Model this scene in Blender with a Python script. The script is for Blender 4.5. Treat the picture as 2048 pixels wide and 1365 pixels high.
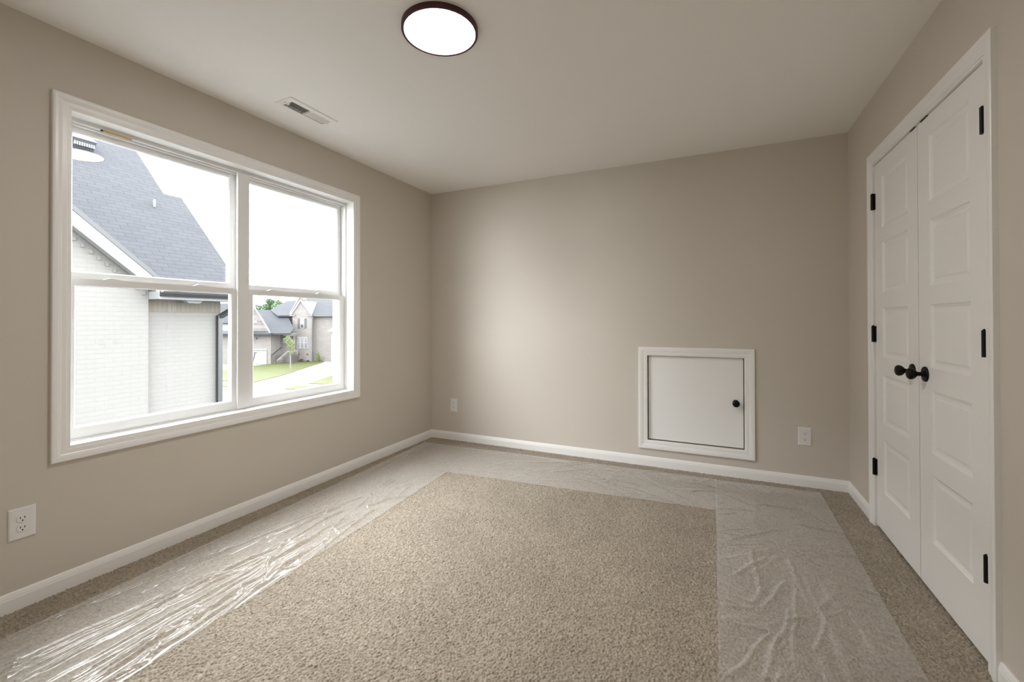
import bpy, bmesh, math, random
import numpy as np
from mathutils import Vector, Matrix

random.seed(7)
RNG = np.random.default_rng(11)
SC = bpy.context.scene
COL = SC.collection
for o in list(bpy.data.objects):
    bpy.data.objects.remove(o)

# ---------------------------------------------------------------- camera
CAM_LOC = np.array([2.5746, 0.0, 1.16798])
FPX, YAW, ROLL, PITCH, PPY = 870.678, 0.433789, -0.0021532, 0.0065995, 635.29
fw0 = np.array([-math.sin(YAW), math.cos(YAW), 0.0])          # horizontal forward
rt0 = np.array([math.cos(YAW), math.sin(YAW), 0.0])           # horizontal right
up0 = np.array([0.0, 0.0, 1.0])
FWD = fw0 * math.cos(PITCH) + up0 * math.sin(PITCH)
UPV = up0 * math.cos(PITCH) - fw0 * math.sin(PITCH)
cx_ = rt0 * math.cos(ROLL) + UPV * math.sin(ROLL)
cy_ = UPV * math.cos(ROLL) - rt0 * math.sin(ROLL)
cam_data = bpy.data.cameras.new('camera')
cam = bpy.data.objects.new('camera', cam_data)
COL.objects.link(cam)
cam.matrix_world = Matrix(((cx_[0], cy_[0], -FWD[0], CAM_LOC[0]),
                           (cx_[1], cy_[1], -FWD[1], CAM_LOC[1]),
                           (cx_[2], cy_[2], -FWD[2], CAM_LOC[2]),
                           (0, 0, 0, 1)))
cam_data.sensor_fit = 'HORIZONTAL'
cam_data.sensor_width = 36.0
cam_data.lens = FPX / 2048.0 * 36.0
cam_data.shift_y = -(682.5 - PPY) / 2048.0
cam_data.clip_start = 0.02
cam_data.clip_end = 500
SC.camera = cam

# ---------------------------------------------------------------- sky, lamp strength, exposure
SKY_STRENGTH = 18.8
SKY_COLOR = (0.93, 0.97, 1.0)
LAMP_STRENGTH = 65.0
LAMP_COLOR = (1.0, 0.965, 0.93)
SC.view_settings.view_transform = 'Standard'
SC.view_settings.look = 'None'
SC.view_settings.exposure = 0.26
SC.view_settings.gamma = 1.0
SC.view_settings.use_curve_mapping = False
world = bpy.data.worlds.new('overcast_sky')
SC.world = world
world.use_nodes = True
wn = world.node_tree.nodes
wl = world.node_tree.links
bg = wn['Background']
bg.inputs['Color'].default_value = (*SKY_COLOR, 1)
bg.inputs['Strength'].default_value = SKY_STRENGTH
cy = SC.cycles
cy.max_bounces = 14
cy.diffuse_bounces = 8
cy.glossy_bounces = 4
cy.transparent_max_bounces = 24
cy.transmission_bounces = 6
cy.use_denoising = True
cy.sample_clamp_indirect = 8.0


# sampling portal: emits nothing, only tells the renderer where sky light enters
pl = bpy.data.lights.new('window_portal', 'AREA')
pl.shape = 'RECTANGLE'
pl.size, pl.size_y = 1.68, 1.50
pl.cycles.is_portal = True
po = bpy.data.objects.new('window_portal', pl)
COL.objects.link(po)
po.location = (-0.20, 1.751, 1.361)
po.rotation_euler = (math.radians(90), 0, math.radians(-90))


def ray(px, py):
    c, s = math.cos(ROLL), math.sin(ROLL)
    du, dv = px - 1024, py - PPY
    x = (du * c + dv * s) / FPX
    y = -(-du * s + dv * c) / FPX
    return FWD + rt0 * x + UPV * y


def at(px, py, depth):
    """point seen at a measured photo position, at a given forward distance"""
    d = ray(px, py)
    return CAM_LOC + d * (depth / float(d @ fw0))


GROUND_Z = -3.5


def gnd(px, py, z=GROUND_Z):
    d = ray(px, py)
    t = (z - CAM_LOC[2]) / d[2]
    return CAM_LOC + d * t


# ---------------------------------------------------------------- room numbers (metres)
W, D, H = 3.4055, 3.6364, 2.44
YF = -0.75                       # wall behind the camera
WT = 0.185                       # wall thickness


# ---------------------------------------------------------------- mesh helpers
class MB:
    def __init__(self):
        self.v, self.f, self.m = [], [], []
        self.smooth = False

    def add(self, vs, fs, mi=0):
        o = len(self.v)
        self.v += [tuple(float(c) for c in p) for p in vs]
        self.f += [tuple(o + i for i in q) for q in fs]
        self.m += [mi] * len(fs)
        return self

    def box(self, x0, x1, y0, y1, z0, z1, mi=0):
        vs = [(x, y, z) for z in (z0, z1) for y in (y0, y1) for x in (x0, x1)]
        fs = [(0, 2, 3, 1), (4, 5, 7, 6), (0, 1, 5, 4), (1, 3, 7, 5), (3, 2, 6, 7), (2, 0, 4, 6)]
        return self.add(vs, fs, mi)

    def prism(self, poly, vec, mi=0):
        """closed polygon (list of 3-D points) pushed along vec"""
        n = len(poly)
        a = [np.array(p, float) for p in poly]
        b = [p + np.array(vec, float) for p in a]
        fs = [tuple(range(n))[::-1], tuple(range(n, 2 * n))]
        fs += [(i, (i + 1) % n, n + (i + 1) % n, n + i) for i in range(n)]
        return self.add(a + b, fs, mi)

    def quad(self, a, b, c, d, mi=0):
        return self.add([a, b, c, d], [(0, 1, 2, 3)], mi)

    def loft(self, rings, close_ring=True, caps=True, mi=0):
        n = len(rings[0])
        vs = [p for r in rings for p in r]
        fs = []
        for k in range(len(rings) - 1):
            for i in range(n if close_ring else n - 1):
                j = (i + 1) % n
                fs.append((k * n + i, k * n + j, (k + 1) * n + j, (k + 1) * n + i))
        if caps:
            fs.append(tuple(range(n))[::-1])
            fs.append(tuple((len(rings) - 1) * n + i for i in range(n)))
        return self.add(vs, fs, mi)

    def lathe(self, c, axis, prof, n=40, caps=True, mi=0):
        """prof: list of (radius, distance along axis) from point c"""
        ax = Vector(axis).normalized()
        u = ax.orthogonal().normalized()
        w = ax.cross(u)
        rings = []
        for r, h in prof:
            rings.append([Vector(c) + ax * h + (u * math.cos(2 * math.pi * i / n) + w * math.sin(2 * math.pi * i / n)) * r
                          for i in range(n)])
        return self.loft(rings, caps=caps, mi=mi)

    def tube(self, pts, r, n=10, mi=0):
        pts = [Vector(p) for p in pts]
        rings = []
        for i, p in enumerate(pts):
            d = (pts[min(i + 1, len(pts) - 1)] - pts[max(i - 1, 0)]).normalized()
            u = d.orthogonal().normalized() if i == 0 else (u - d * u.dot(d)).normalized()
            w = d.cross(u)
            rr = r[i] if isinstance(r, (list, tuple)) else r
            rings.append([p + (u * math.cos(2 * math.pi * k / n) + w * math.sin(2 * math.pi * k / n)) * rr for k in range(n)])
        return self.loft(rings, mi=mi)

    def beam(self, a, b, wdt, hgt, up=(0, 0, 1), mi=0):
        a, b = Vector(a), Vector(b)
        d = (b - a).normalized()
        s = d.cross(Vector(up)).normalized() * (wdt / 2)
        u = s.cross(d).normalized() * (hgt / 2)
        r = [[p - s - u, p + s - u, p + s + u, p - s + u] for p in (a, b)]
        return self.loft(r, mi=mi)


ORG = {}


def obj(name, mb, mats, parent=None, origin=None, bevel=0, seg=2, smooth=None, auto=35):
    vs = np.array(mb.v, float)
    if origin is None:
        lo, hi = vs.min(0), vs.max(0)
        origin = ((lo[0] + hi[0]) / 2, (lo[1] + hi[1]) / 2, lo[2])
    origin = np.array(origin, float)
    me = bpy.data.meshes.new(name)
    me.from_pydata([tuple(p) for p in (vs - origin)], [], mb.f)
    if not isinstance(mats, (list, tuple)):
        mats = [mats]
    for m in mats:
        me.materials.append(m)
    if len(mats) > 1:
        me.polygons.foreach_set('material_index', mb.m)
    bm = bmesh.new()
    bm.from_mesh(me)
    bmesh.ops.recalc_face_normals(bm, faces=bm.faces)
    bm.to_mesh(me)
    bm.free()
    if mb.smooth or smooth:
        me.polygons.foreach_set('use_smooth', [True] * len(me.polygons))
        try:
            me.set_sharp_from_angle(angle=math.radians(auto))
        except Exception:
            pass
    me.update()
    o = bpy.data.objects.new(name, me)
    COL.objects.link(o)
    ORG[o.name] = origin
    if parent is not None:
        o.parent = parent
        o.location = Vector(origin - ORG[parent.name])
    else:
        o.location = Vector(origin)
    if bevel:
        b = o.modifiers.new('bevel', 'BEVEL')
        b.width = bevel
        b.segments = seg
        b.limit_method = 'ANGLE'
        b.angle_limit = math.radians(40)
    return o


def thing(name, loc, label, cat, group=None):
    o = bpy.data.objects.new(name, None)
    COL.objects.link(o)
    o.empty_display_size = 0.1
    o.location = loc
    ORG[o.name] = np.array(loc, float)
    return tag(o, label, cat, group)


def tag(o, label=None, cat=None, group=None, kind=None):
    if label:
        o['label'] = label
    if cat:
        o['category'] = cat
    if group:
        o['group'] = group
    if kind:
        o['kind'] = kind
    return o


def struct(o, label, cat):
    return tag(o, label, cat, kind='structure')


# ---------------------------------------------------------------- material helpers
def lin(r, g, b):
    f = lambda c: (c / 255.0) / 12.92 if c <= 10 else (((c / 255.0) + 0.055) / 1.055) ** 2.4
    return (f(r), f(g), f(b))


def new_mat(name):
    m = bpy.data.materials.new(name)
    m.use_nodes = True
    nt = m.node_tree
    return m, nt, nt.nodes, nt.links, nt.nodes['Principled BSDF']


def paint(name, col, rough=0.5, var=0.03, scale=6.0, bump=0.0, bscale=300.0, metal=0.0, spec=0.5):
    m, nt, N, L, P = new_mat(name)
    tc = N.new('ShaderNodeTexCoord')
    nz = N.new('ShaderNodeTexNoise')
    nz.inputs['Scale'].default_value = scale
    nz.inputs['Detail'].default_value = 4
    L.new(tc.outputs['Object'], nz.inputs['Vector'])
    mr = N.new('ShaderNodeMapRange')
    mr.inputs['To Min'].default_value = 1 - var
    mr.inputs['To Max'].default_value = 1 + var
    L.new(nz.outputs['Fac'], mr.inputs['Value'])
    mx = N.new('ShaderNodeVectorMath')
    mx.operation = 'SCALE'
    mx.inputs[0].default_value = col
    L.new(mr.outputs['Result'], mx.inputs['Scale'])
    L.new(mx.outputs['Vector'], P.inputs['Base Color'])
    P.inputs['Roughness'].default_value = rough
    P.inputs['Metallic'].default_value = metal
    P.inputs['Specular IOR Level'].default_value = spec
    if bump:
        n2 = N.new('ShaderNodeTexNoise')
        n2.inputs['Scale'].default_value = bscale
        n2.inputs['Detail'].default_value = 2
        L.new(tc.outputs['Object'], n2.inputs['Vector'])
        b = N.new('ShaderNodeBump')
        b.inputs['Strength'].default_value = bump
        b.inputs['Distance'].default_value = 0.001
        L.new(n2.outputs['Fac'], b.inputs['Height'])
        L.new(b.outputs['Normal'], P.inputs['Normal'])
    return m


def brick_mat(name, c1, c2, cm, bw, bh, mortar, axes=(1, 2), zscale=1.0, rough=0.85, bump=0.5, bdist=0.004, off=0.5, uvec=None, bias=0.0, var=0.10):
    """running-bond bricks or shingle courses laid over two of the object's axes"""
    m, nt, N, L, P = new_mat(name)
    tc = N.new('ShaderNodeTexCoord')
    cb = N.new('ShaderNodeCombineXYZ')
    if uvec is None:
        sp = N.new('ShaderNodeSeparateXYZ')
        L.new(tc.outputs['Object'], sp.inputs['Vector'])
        L.new(sp.outputs[axes[0]], cb.inputs[0])
        zs = sp.outputs[axes[1]]
    else:
        for k, vec in enumerate((uvec, (0, 0, 1))):
            dp = N.new('ShaderNodeVectorMath')
            dp.operation = 'DOT_PRODUCT'
            dp.inputs[1].default_value = vec
            L.new(tc.outputs['Object'], dp.inputs[0])
            if k == 0:
                L.new(dp.outputs['Value'], cb.inputs[0])
            else:
                zs = dp.outputs['Value']
    ml = N.new('ShaderNodeMath')
    ml.operation = 'MULTIPLY'
    ml.inputs[1].default_value = zscale
    L.new(zs, ml.inputs[0])
    L.new(ml.outputs[0], cb.inputs[1])
    br = N.new('ShaderNodeTexBrick')
    br.offset = off
    br.inputs['Scale'].default_value = 1.0
    br.inputs['Brick Width'].default_value = bw
    br.inputs['Row Height'].default_value = bh
    br.inputs['Mortar Size'].default_value = mortar
    br.inputs['Mortar Smooth'].default_value = 0.3
    br.inputs['Bias'].default_value = bias
    br.inputs['Color1'].default_value = (*c1, 1)
    br.inputs['Color2'].default_value = (*c2, 1)
    br.inputs['Mortar'].default_value = (*cm, 1)
    L.new(cb.outputs[0], br.inputs['Vector'])
    nz = N.new('ShaderNodeTexNoise')
    nz.inputs['Scale'].default_value = 1.3
    nz.inputs['Detail'].default_value = 6
    L.new(tc.outputs['Object'], nz.inputs['Vector'])
    mr = N.new('ShaderNodeMapRange')
    mr.inputs['To Min'].default_value = 1 - var
    mr.inputs['To Max'].default_value = 1 + var
    L.new(nz.outputs['Fac'], mr.inputs['Value'])
    mx = N.new('ShaderNodeVectorMath')
    mx.operation = 'SCALE'
    L.new(br.outputs['Color'], mx.inputs[0])
    L.new(mr.outputs['Result'], mx.inputs['Scale'])
    L.new(mx.outputs['Vector'], P.inputs['Base Color'])
    P.inputs['Roughness'].default_value = rough
    P.inputs['Specular IOR Level'].default_value = 0.2
    b = N.new('ShaderNodeBump')
    b.inputs['Strength'].default_value = bump
    b.inputs['Distance'].default_value = bdist
    b.invert = True
    L.new(br.outputs['Fac'], b.inputs['Height'])
    L.new(b.outputs['Normal'], P.inputs['Normal'])
    return m


def foliage(name, c1, c2, scale=3.0):
    m, nt, N, L, P = new_mat(name)
    tc = N.new('ShaderNodeTexCoord')
    nz = N.new('ShaderNodeTexNoise')
    nz.inputs['Scale'].default_value = scale
    nz.inputs['Detail'].default_value = 5
    L.new(tc.outputs['Object'], nz.inputs['Vector'])
    cr = N.new('ShaderNodeMix')
    cr.data_type = 'RGBA'
    cr.inputs['A'].default_value = (*c1, 1)
    cr.inputs['B'].default_value = (*c2, 1)
    mr = N.new('ShaderNodeMapRange')
    mr.inputs['From Min'].default_value = 0.35
    mr.inputs['From Max'].default_value = 0.65
    L.new(nz.outputs['Fac'], mr.inputs['Value'])
    L.new(mr.outputs['Result'], cr.inputs['Factor'])
    L.new(cr.outputs['Result'], P.inputs['Base Color'])
    P.inputs['Roughness'].default_value = 0.8
    P.inputs['Specular IOR Level'].default_value = 0.1
    return m


def schlick(N, L, f0=0.04):
    """fresnel reflection that is the same from either side of a thin sheet"""
    g = N.new('ShaderNodeNewGeometry')
    d = N.new('ShaderNodeVectorMath')
    d.operation = 'DOT_PRODUCT'
    L.new(g.outputs['Incoming'], d.inputs[0])
    L.new(g.outputs['Normal'], d.inputs[1])
    last = d.outputs['Value']
    for op, b in (('ABSOLUTE', None), ('SUBTRACT', 'inv'), ('POWER', 5.0), ('MULTIPLY', 1 - f0), ('ADD', f0)):
        n = N.new('ShaderNodeMath')
        n.operation = op
        n.use_clamp = op != 'ADD'
        if b == 'inv':
            n.inputs[0].default_value = 1.0
            L.new(last, n.inputs[1])
        else:
            L.new(last, n.inputs[0])
            if b is not None:
                n.inputs[1].default_value = b
        last = n.outputs[0]
    return last


WALL_C = (0.625, 0.578, 0.512)
M = {}
M['wall'] = paint('greige_wall_paint', WALL_C, 0.55, 0.012, 1.5, 0.12, 260, spec=0.3)
M['ceil'] = paint('warm_white_ceiling_paint', (0.91, 0.89, 0.865), 0.8, 0.012, 1.2, 0.15, 220, spec=0.2)
M['trim'] = paint('white_trim_enamel', (0.89, 0.885, 0.872), 0.32, 0.01, 3, 0.04, 120)
M['door'] = paint('white_door_enamel', (0.89, 0.885, 0.875), 0.38, 0.01, 3, 0.05, 160)
M['vinyl'] = paint('white_window_vinyl', (0.78, 0.78, 0.77), 0.35, 0.01, 3)
M['plate'] = paint('white_outlet_plastic', (0.80, 0.79, 0.78), 0.3, 0.01, 8)
M['hole'] = paint('dark_slot', (0.012, 0.011, 0.010), 0.7, 0.0, 5)
M['black'] = paint('matte_black_metal', (0.0045, 0.0042, 0.0042), 0.42, 0.05, 20, metal=0.0, spec=0.22)
M['bronze'] = paint('glow_tinted_bronze_rim', (0.062, 0.021, 0.024), 0.45, 0.05, 12, metal=0.3)  # bronze with the reddish glow around the lamp tinted into its colour
M['vent'] = paint('white_register_enamel', (0.88, 0.86, 0.83), 0.45, 0.01, 8)
M['duct'] = paint('dark_duct_metal', (0.03, 0.028, 0.025), 0.7, 0.02, 8)
M['label_y'] = paint('yellow_warning_tape', (0.50, 0.30, 0.03), 0.5, 0.05, 30)
M['gapdark'] = paint('shadow_gap_framing', (0.06, 0.05, 0.04), 0.9, 0.05, 8)

m, nt, N, L, P = new_mat('lamp_diffuser')
P.inputs['Base Color'].default_value = (0.8, 0.8, 0.78, 1)
P.inputs['Emission Color'].default_value = (*LAMP_COLOR, 1)
P.inputs['Emission Strength'].default_value = LAMP_STRENGTH
M['lamp'] = m

# clear pane: straight-through transparency with a fresnel reflection
m, nt, N, L, P = new_mat('window_glass')
N.remove(P)
out = N['Material Output']
tr = N.new('ShaderNodeBsdfTransparent')
tr.inputs['Color'].default_value = (0.98, 0.983, 0.983, 1)
gl = N.new('ShaderNodeBsdfGlossy')
gl.inputs['Roughness'].default_value = 0.0
mx = N.new('ShaderNodeMixShader')
L.new(schlick(N, L), mx.inputs[0])
L.new(tr.outputs[0], mx.inputs[1])
L.new(gl.outputs[0], mx.inputs[2])
L.new(mx.outputs[0], out.inputs['Surface'])
M['glass'] = m

# milky carpet-protection film
m, nt, N, L, P = new_mat('clear_plastic_film')
N.remove(P)
out = N['Material Output']
tr = N.new('ShaderNodeBsdfTransparent')
tr.inputs['Color'].default_value = (0.98, 0.98, 0.98, 1)
df = N.new('ShaderNodeBsdfDiffuse')
df.inputs['Color'].default_value = (0.94, 0.92, 0.885, 1)
gl = N.new('ShaderNodeBsdfGlossy')
gl.inputs['Roughness'].default_value = 0.06
m1 = N.new('ShaderNodeMixShader')
lw = N.new('ShaderNodeLayerWeight')
lw.inputs['Blend'].default_value = 0.35
mr = N.new('ShaderNodeMapRange')
mr.inputs['To Min'].default_value = 0.10
mr.inputs['To Max'].default_value = 0.62
sq = N.new('ShaderNodeMath')
sq.operation = 'POWER'
sq.inputs[1].default_value = 2.0
L.new(lw.outputs['Facing'], sq.inputs[0])
L.new(sq.outputs[0], mr.inputs['Value'])
L.new(mr.outputs['Result'], m1.inputs[0])
L.new(tr.outputs[0], m1.inputs[1])
L.new(df.outputs[0], m1.inputs[2])
m2 = N.new('ShaderNodeMixShader')
L.new(schlick(N, L), m2.inputs[0])
L.new(m1.outputs[0], m2.inputs[1])
L.new(gl.outputs[0], m2.inputs[2])
L.new(m2.outputs[0], out.inputs['Surface'])
M['film'] = m

# carpet: yarn colour differs from tuft to tuft (stored per tuft in the mesh)
m, nt, N, L, P = new_mat('beige_frieze_carpet')
atn = N.new('ShaderNodeAttribute')
atn.attribute_name = 'yarn'
cr = N.new('ShaderNodeValToRGB')
e = cr.color_ramp.elements
e[0].position = 0.0
e[0].color = (0.090, 0.071, 0.050, 1)
e[1].position = 1.0
e[1].color = (0.480, 0.422, 0.348, 1)
e2 = cr.color_ramp.elements.new(0.22)
e2.color = (0.258, 0.215, 0.165, 1)
e3 = cr.color_ramp.elements.new(0.55)
e3.color = (0.350, 0.300, 0.236, 1)
L.new(atn.outputs['Fac'], cr.inputs['Fac'])
tc = N.new('ShaderNodeTexCoord')
nz = N.new('ShaderNodeTexNoise')
nz.inputs['Scale'].default_value = 2.6
nz.inputs['Detail'].default_value = 5
nz.inputs['Roughness'].default_value = 0.6
L.new(tc.outputs['Object'], nz.inputs['Vector'])
mr = N.new('ShaderNodeMapRange')
mr.inputs['From Min'].default_value = 0.3
mr.inputs['From Max'].default_value = 0.7
mr.inputs['To Min'].default_value = 0.90
mr.inputs['To Max'].default_value = 1.10
L.new(nz.outputs['Fac'], mr.inputs['Value'])
mx = N.new('ShaderNodeVectorMath')
mx.operation = 'SCALE'
L.new(cr.outputs['Color'], mx.inputs[0])
L.new(mr.outputs['Result'], mx.inputs['Scale'])
L.new(mx.outputs['Vector'], P.inputs['Base Color'])
P.inputs['Roughness'].default_value = 0.95
P.inputs['Specular IOR Level'].default_value = 0.05
P.inputs['Sheen Weight'].default_value = 0.15
M['carpet'] = m

# outdoors
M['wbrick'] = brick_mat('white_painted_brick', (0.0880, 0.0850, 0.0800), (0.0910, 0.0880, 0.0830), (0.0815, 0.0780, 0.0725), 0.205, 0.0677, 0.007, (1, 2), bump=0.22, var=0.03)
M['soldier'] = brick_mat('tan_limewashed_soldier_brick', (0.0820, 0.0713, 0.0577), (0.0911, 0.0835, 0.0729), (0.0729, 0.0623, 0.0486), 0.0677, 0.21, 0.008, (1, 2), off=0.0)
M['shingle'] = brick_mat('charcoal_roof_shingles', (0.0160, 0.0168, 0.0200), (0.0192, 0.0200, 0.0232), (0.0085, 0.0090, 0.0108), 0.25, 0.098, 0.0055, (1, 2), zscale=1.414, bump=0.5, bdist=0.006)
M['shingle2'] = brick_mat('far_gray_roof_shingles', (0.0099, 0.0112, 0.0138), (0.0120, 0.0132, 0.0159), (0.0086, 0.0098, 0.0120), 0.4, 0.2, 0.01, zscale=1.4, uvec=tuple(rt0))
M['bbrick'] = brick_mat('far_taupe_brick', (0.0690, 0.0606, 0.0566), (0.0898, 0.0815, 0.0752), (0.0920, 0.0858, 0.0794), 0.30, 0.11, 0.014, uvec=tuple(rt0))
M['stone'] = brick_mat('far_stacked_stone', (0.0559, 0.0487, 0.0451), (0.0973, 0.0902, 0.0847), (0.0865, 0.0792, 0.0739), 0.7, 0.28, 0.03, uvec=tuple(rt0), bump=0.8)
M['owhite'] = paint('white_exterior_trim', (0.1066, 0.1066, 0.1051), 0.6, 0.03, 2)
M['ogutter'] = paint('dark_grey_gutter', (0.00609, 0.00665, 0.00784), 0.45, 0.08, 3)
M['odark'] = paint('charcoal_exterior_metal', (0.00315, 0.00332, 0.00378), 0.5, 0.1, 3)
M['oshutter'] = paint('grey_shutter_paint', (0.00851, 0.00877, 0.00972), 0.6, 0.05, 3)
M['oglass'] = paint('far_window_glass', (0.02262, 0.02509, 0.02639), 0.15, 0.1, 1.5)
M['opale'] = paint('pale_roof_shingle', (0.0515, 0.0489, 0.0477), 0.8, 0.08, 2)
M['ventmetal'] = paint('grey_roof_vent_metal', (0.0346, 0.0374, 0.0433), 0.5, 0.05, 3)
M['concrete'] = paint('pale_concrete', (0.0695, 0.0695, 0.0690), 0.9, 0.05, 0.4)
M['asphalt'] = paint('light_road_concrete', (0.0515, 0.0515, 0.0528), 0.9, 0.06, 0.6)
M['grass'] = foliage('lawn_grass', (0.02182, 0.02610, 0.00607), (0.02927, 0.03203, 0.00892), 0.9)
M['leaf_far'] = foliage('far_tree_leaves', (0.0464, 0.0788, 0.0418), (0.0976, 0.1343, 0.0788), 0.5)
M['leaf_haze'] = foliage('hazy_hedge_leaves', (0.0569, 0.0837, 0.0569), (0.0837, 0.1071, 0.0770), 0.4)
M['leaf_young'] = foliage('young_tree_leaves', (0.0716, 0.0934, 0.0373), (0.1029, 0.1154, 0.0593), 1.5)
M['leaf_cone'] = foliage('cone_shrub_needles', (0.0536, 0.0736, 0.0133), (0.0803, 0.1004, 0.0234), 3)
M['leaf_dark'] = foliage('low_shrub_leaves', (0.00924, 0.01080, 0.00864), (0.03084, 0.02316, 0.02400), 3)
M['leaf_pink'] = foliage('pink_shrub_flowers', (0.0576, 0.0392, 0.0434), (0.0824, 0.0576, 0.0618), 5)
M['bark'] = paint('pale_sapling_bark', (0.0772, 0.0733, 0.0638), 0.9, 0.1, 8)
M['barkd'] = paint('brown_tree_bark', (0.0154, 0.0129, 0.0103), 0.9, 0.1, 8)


# ---------------------------------------------------------------- structure of the room
def slab_with_hole(axis, t0, t1, a0, a1, b0, b1, holes):
    """flat slab normal to axis (0,1,2) with rectangular holes (ha0,ha1,hb0,hb1)"""
    mb = MB()
    cuts_a = sorted({a0, a1, *[h[0] for h in holes], *[h[1] for h in holes]})
    cuts_b = sorted({b0, b1, *[h[2] for h in holes], *[h[3] for h in holes]})
    idx = {}

    def vid(a, b, t):
        k = (round(a, 5), round(b, 5), t)
        if k not in idx:
            p = [0, 0, 0]
            p[axis] = t
            o = [i for i in range(3) if i != axis]
            p[o[0]], p[o[1]] = a, b
            idx[k] = len(mb.v)
            mb.v.append(tuple(p))
        return idx[k]

    solid = {}
    for i in range(len(cuts_a) - 1):
        for j in range(len(cuts_b) - 1):
            ca, cb = (cuts_a[i] + cuts_a[i + 1]) / 2, (cuts_b[j] + cuts_b[j + 1]) / 2
            solid[i, j] = not any(h[0] < ca < h[1] and h[2] < cb < h[3] for h in holes)
    for (i, j), s in solid.items():
        if not s:
            continue
        A0, A1, B0, B1 = cuts_a[i], cuts_a[i + 1], cuts_b[j], cuts_b[j + 1]
        for t in (t0, t1):
            mb.f.append((vid(A0, B0, t), vid(A1, B0, t), vid(A1, B1, t), vid(A0, B1, t)))
        for di, dj, e in ((-1, 0, ((A0, B0), (A0, B1))), (1, 0, ((A1, B0), (A1, B1))),
                          (0, -1, ((A0, B0), (A1, B0))), (0, 1, ((A0, B1), (A1, B1)))):
            if not solid.get((i + di, j + dj), False):
                (p, q) = e
                mb.f.append((vid(*p, t0), vid(*q, t0), vid(*q, t1), vid(*p, t1)))
    mb.m = [0] * len(mb.f)
    return mb


WIN = (0.913, 2.589, 0.613, 2.109)          # y0,y1,z0,z1 rough opening
ACC = (2.0865, 2.7805, 0.2035, 0.8875)          # x0,x1,z0,z1 access hatch opening
CLO = (1.978, 3.118, -0.1, 2.052)           # y0,y1,z0,z1 closet opening
VEN = (0.283, 0.377, 1.735, 2.030)          # x0,x1,y0,y1 ceiling register opening

struct(obj('wall_left', slab_with_hole(0, -WT, 0, YF - 0.15, D + 0.15, -0.1, H + 0.12, [WIN]), M['wall']),
       'greige painted wall with the wide window', 'wall')
struct(obj('wall_back', slab_with_hole(1, D, D + 0.15, 0, W, -0.1, H + 0.12, [ACC]), M['wall']),
       'greige end wall with the small white access hatch', 'wall')
struct(obj('wall_right', slab_with_hole(0, W, W + 0.12, YF - 0.15, D + 0.15, -0.1, H + 0.12, [CLO]), M['wall']),
       'greige wall around the white double closet doors', 'wall')
struct(obj('wall_front', MB().box(0, W, YF - 0.15, YF, -0.1, H + 0.12), M['wall']),
       'greige wall behind the viewpoint facing the access hatch', 'wall')
struct(obj('ceiling', slab_with_hole(2, H, H + 0.12, 0, W, YF, D, [VEN]), M['ceil']),
       'flat off-white painted ceiling', 'ceiling')
# closed spaces behind the doors so no daylight leaks in
struct(obj('wall_closet', MB().box(W + 0.121, W + 0.62, 1.90, 3.20, -0.09, -0.06).box(W + 0.121, W + 0.62, 1.90, 3.20, 2.08, 2.12)
           .box(W + 0.60, W + 0.62, 1.90, 3.20, -0.06, 2.08).box(W + 0.121, W + 0.60, 1.90, 1.92, -0.06, 2.08)
           .box(W + 0.121, W + 0.60, 3.18, 3.20, -0.06, 2.08), M['wall']), 'painted shell of the closed closet behind the double doors', 'wall')
struct(obj('wall_attic', MB().box(2.05, 2.82, D + 0.40, D + 0.42, 0.15, 0.95).box(2.05, 2.07, D + 0.151, D + 0.40, 0.15, 0.95)
           .box(2.80, 2.82, D + 0.151, D + 0.40, 0.15, 0.95).box(2.07, 2.80, D + 0.151, D + 0.40, 0.15, 0.17)
           .box(2.07, 2.80, D + 0.151, D + 0.40, 0.93, 0.95), M['gapdark']), 'dark framed crawl space behind the access hatch', 'wall')

# ---------------------------------------------------------------- carpet floor (real tufts)
GRID = 0.0028


def hash01(ix, iy, seed):
    h = (ix.astype(np.int64) * 374761393 + iy.astype(np.int64) * 668265263 + seed * 1274126177) & 0x7fffffff
    h = ((h ^ (h >> 13)) * 1274126177) & 0x7fffffff
    h = (h ^ (h >> 16)) & 0x7fffffff
    return (h % 100003) / 100003.0


def vnoise(x, y, seed=0):
    ix, iy = np.floor(x).astype(int), np.floor(y).astype(int)
    fx, fy = x - ix, y - iy
    fx, fy = fx * fx * (3 - 2 * fx), fy * fy * (3 - 2 * fy)
    a, b = hash01(ix, iy, seed), hash01(ix + 1, iy, seed)
    c, d = hash01(ix, iy + 1, seed), hash01(ix + 1, iy + 1, seed)
    return (a * (1 - fx) + b * fx) * (1 - fy) + (c * (1 - fx) + d * fx) * fy


def fbm(x, y, seed=0, octv=4):
    s, a, t = 0, 1.0, 0
    for k in range(octv):
        s = s + a * vnoise(x * 2 ** k, y * 2 ** k, seed + k * 17)
        t += a
        a *= 0.5
    return s / t


def grid_object(name, X, Y, Z, mat, ok=None):
    ny, nx = X.shape
    co = np.stack([X, Y, Z], -1).reshape(-1, 3).astype(np.float32)
    i = np.arange(ny * nx).reshape(ny, nx)
    q = np.stack([i[:-1, :-1], i[:-1, 1:], i[1:, 1:], i[1:, :-1]], -1).reshape(-1, 4)
    me = bpy.data.meshes.new(name)
    me.vertices.add(len(co))
    me.vertices.foreach_set('co', co.ravel())
    nf = len(q)
    me.loops.add(nf * 4)
    me.loops.foreach_set('vertex_index', q.ravel().astype(np.int32))
    me.polygons.add(nf)
    me.polygons.foreach_set('loop_start', np.arange(0, nf * 4, 4, dtype=np.int32))
    me.polygons.foreach_set('use_smooth', np.ones(nf, dtype=bool))
    me.materials.append(mat)
    me.update(calc_edges=True)
    o = bpy.data.objects.new(name, me)
    COL.objects.link(o)
    ORG[o.name] = np.zeros(3)
    return o


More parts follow.
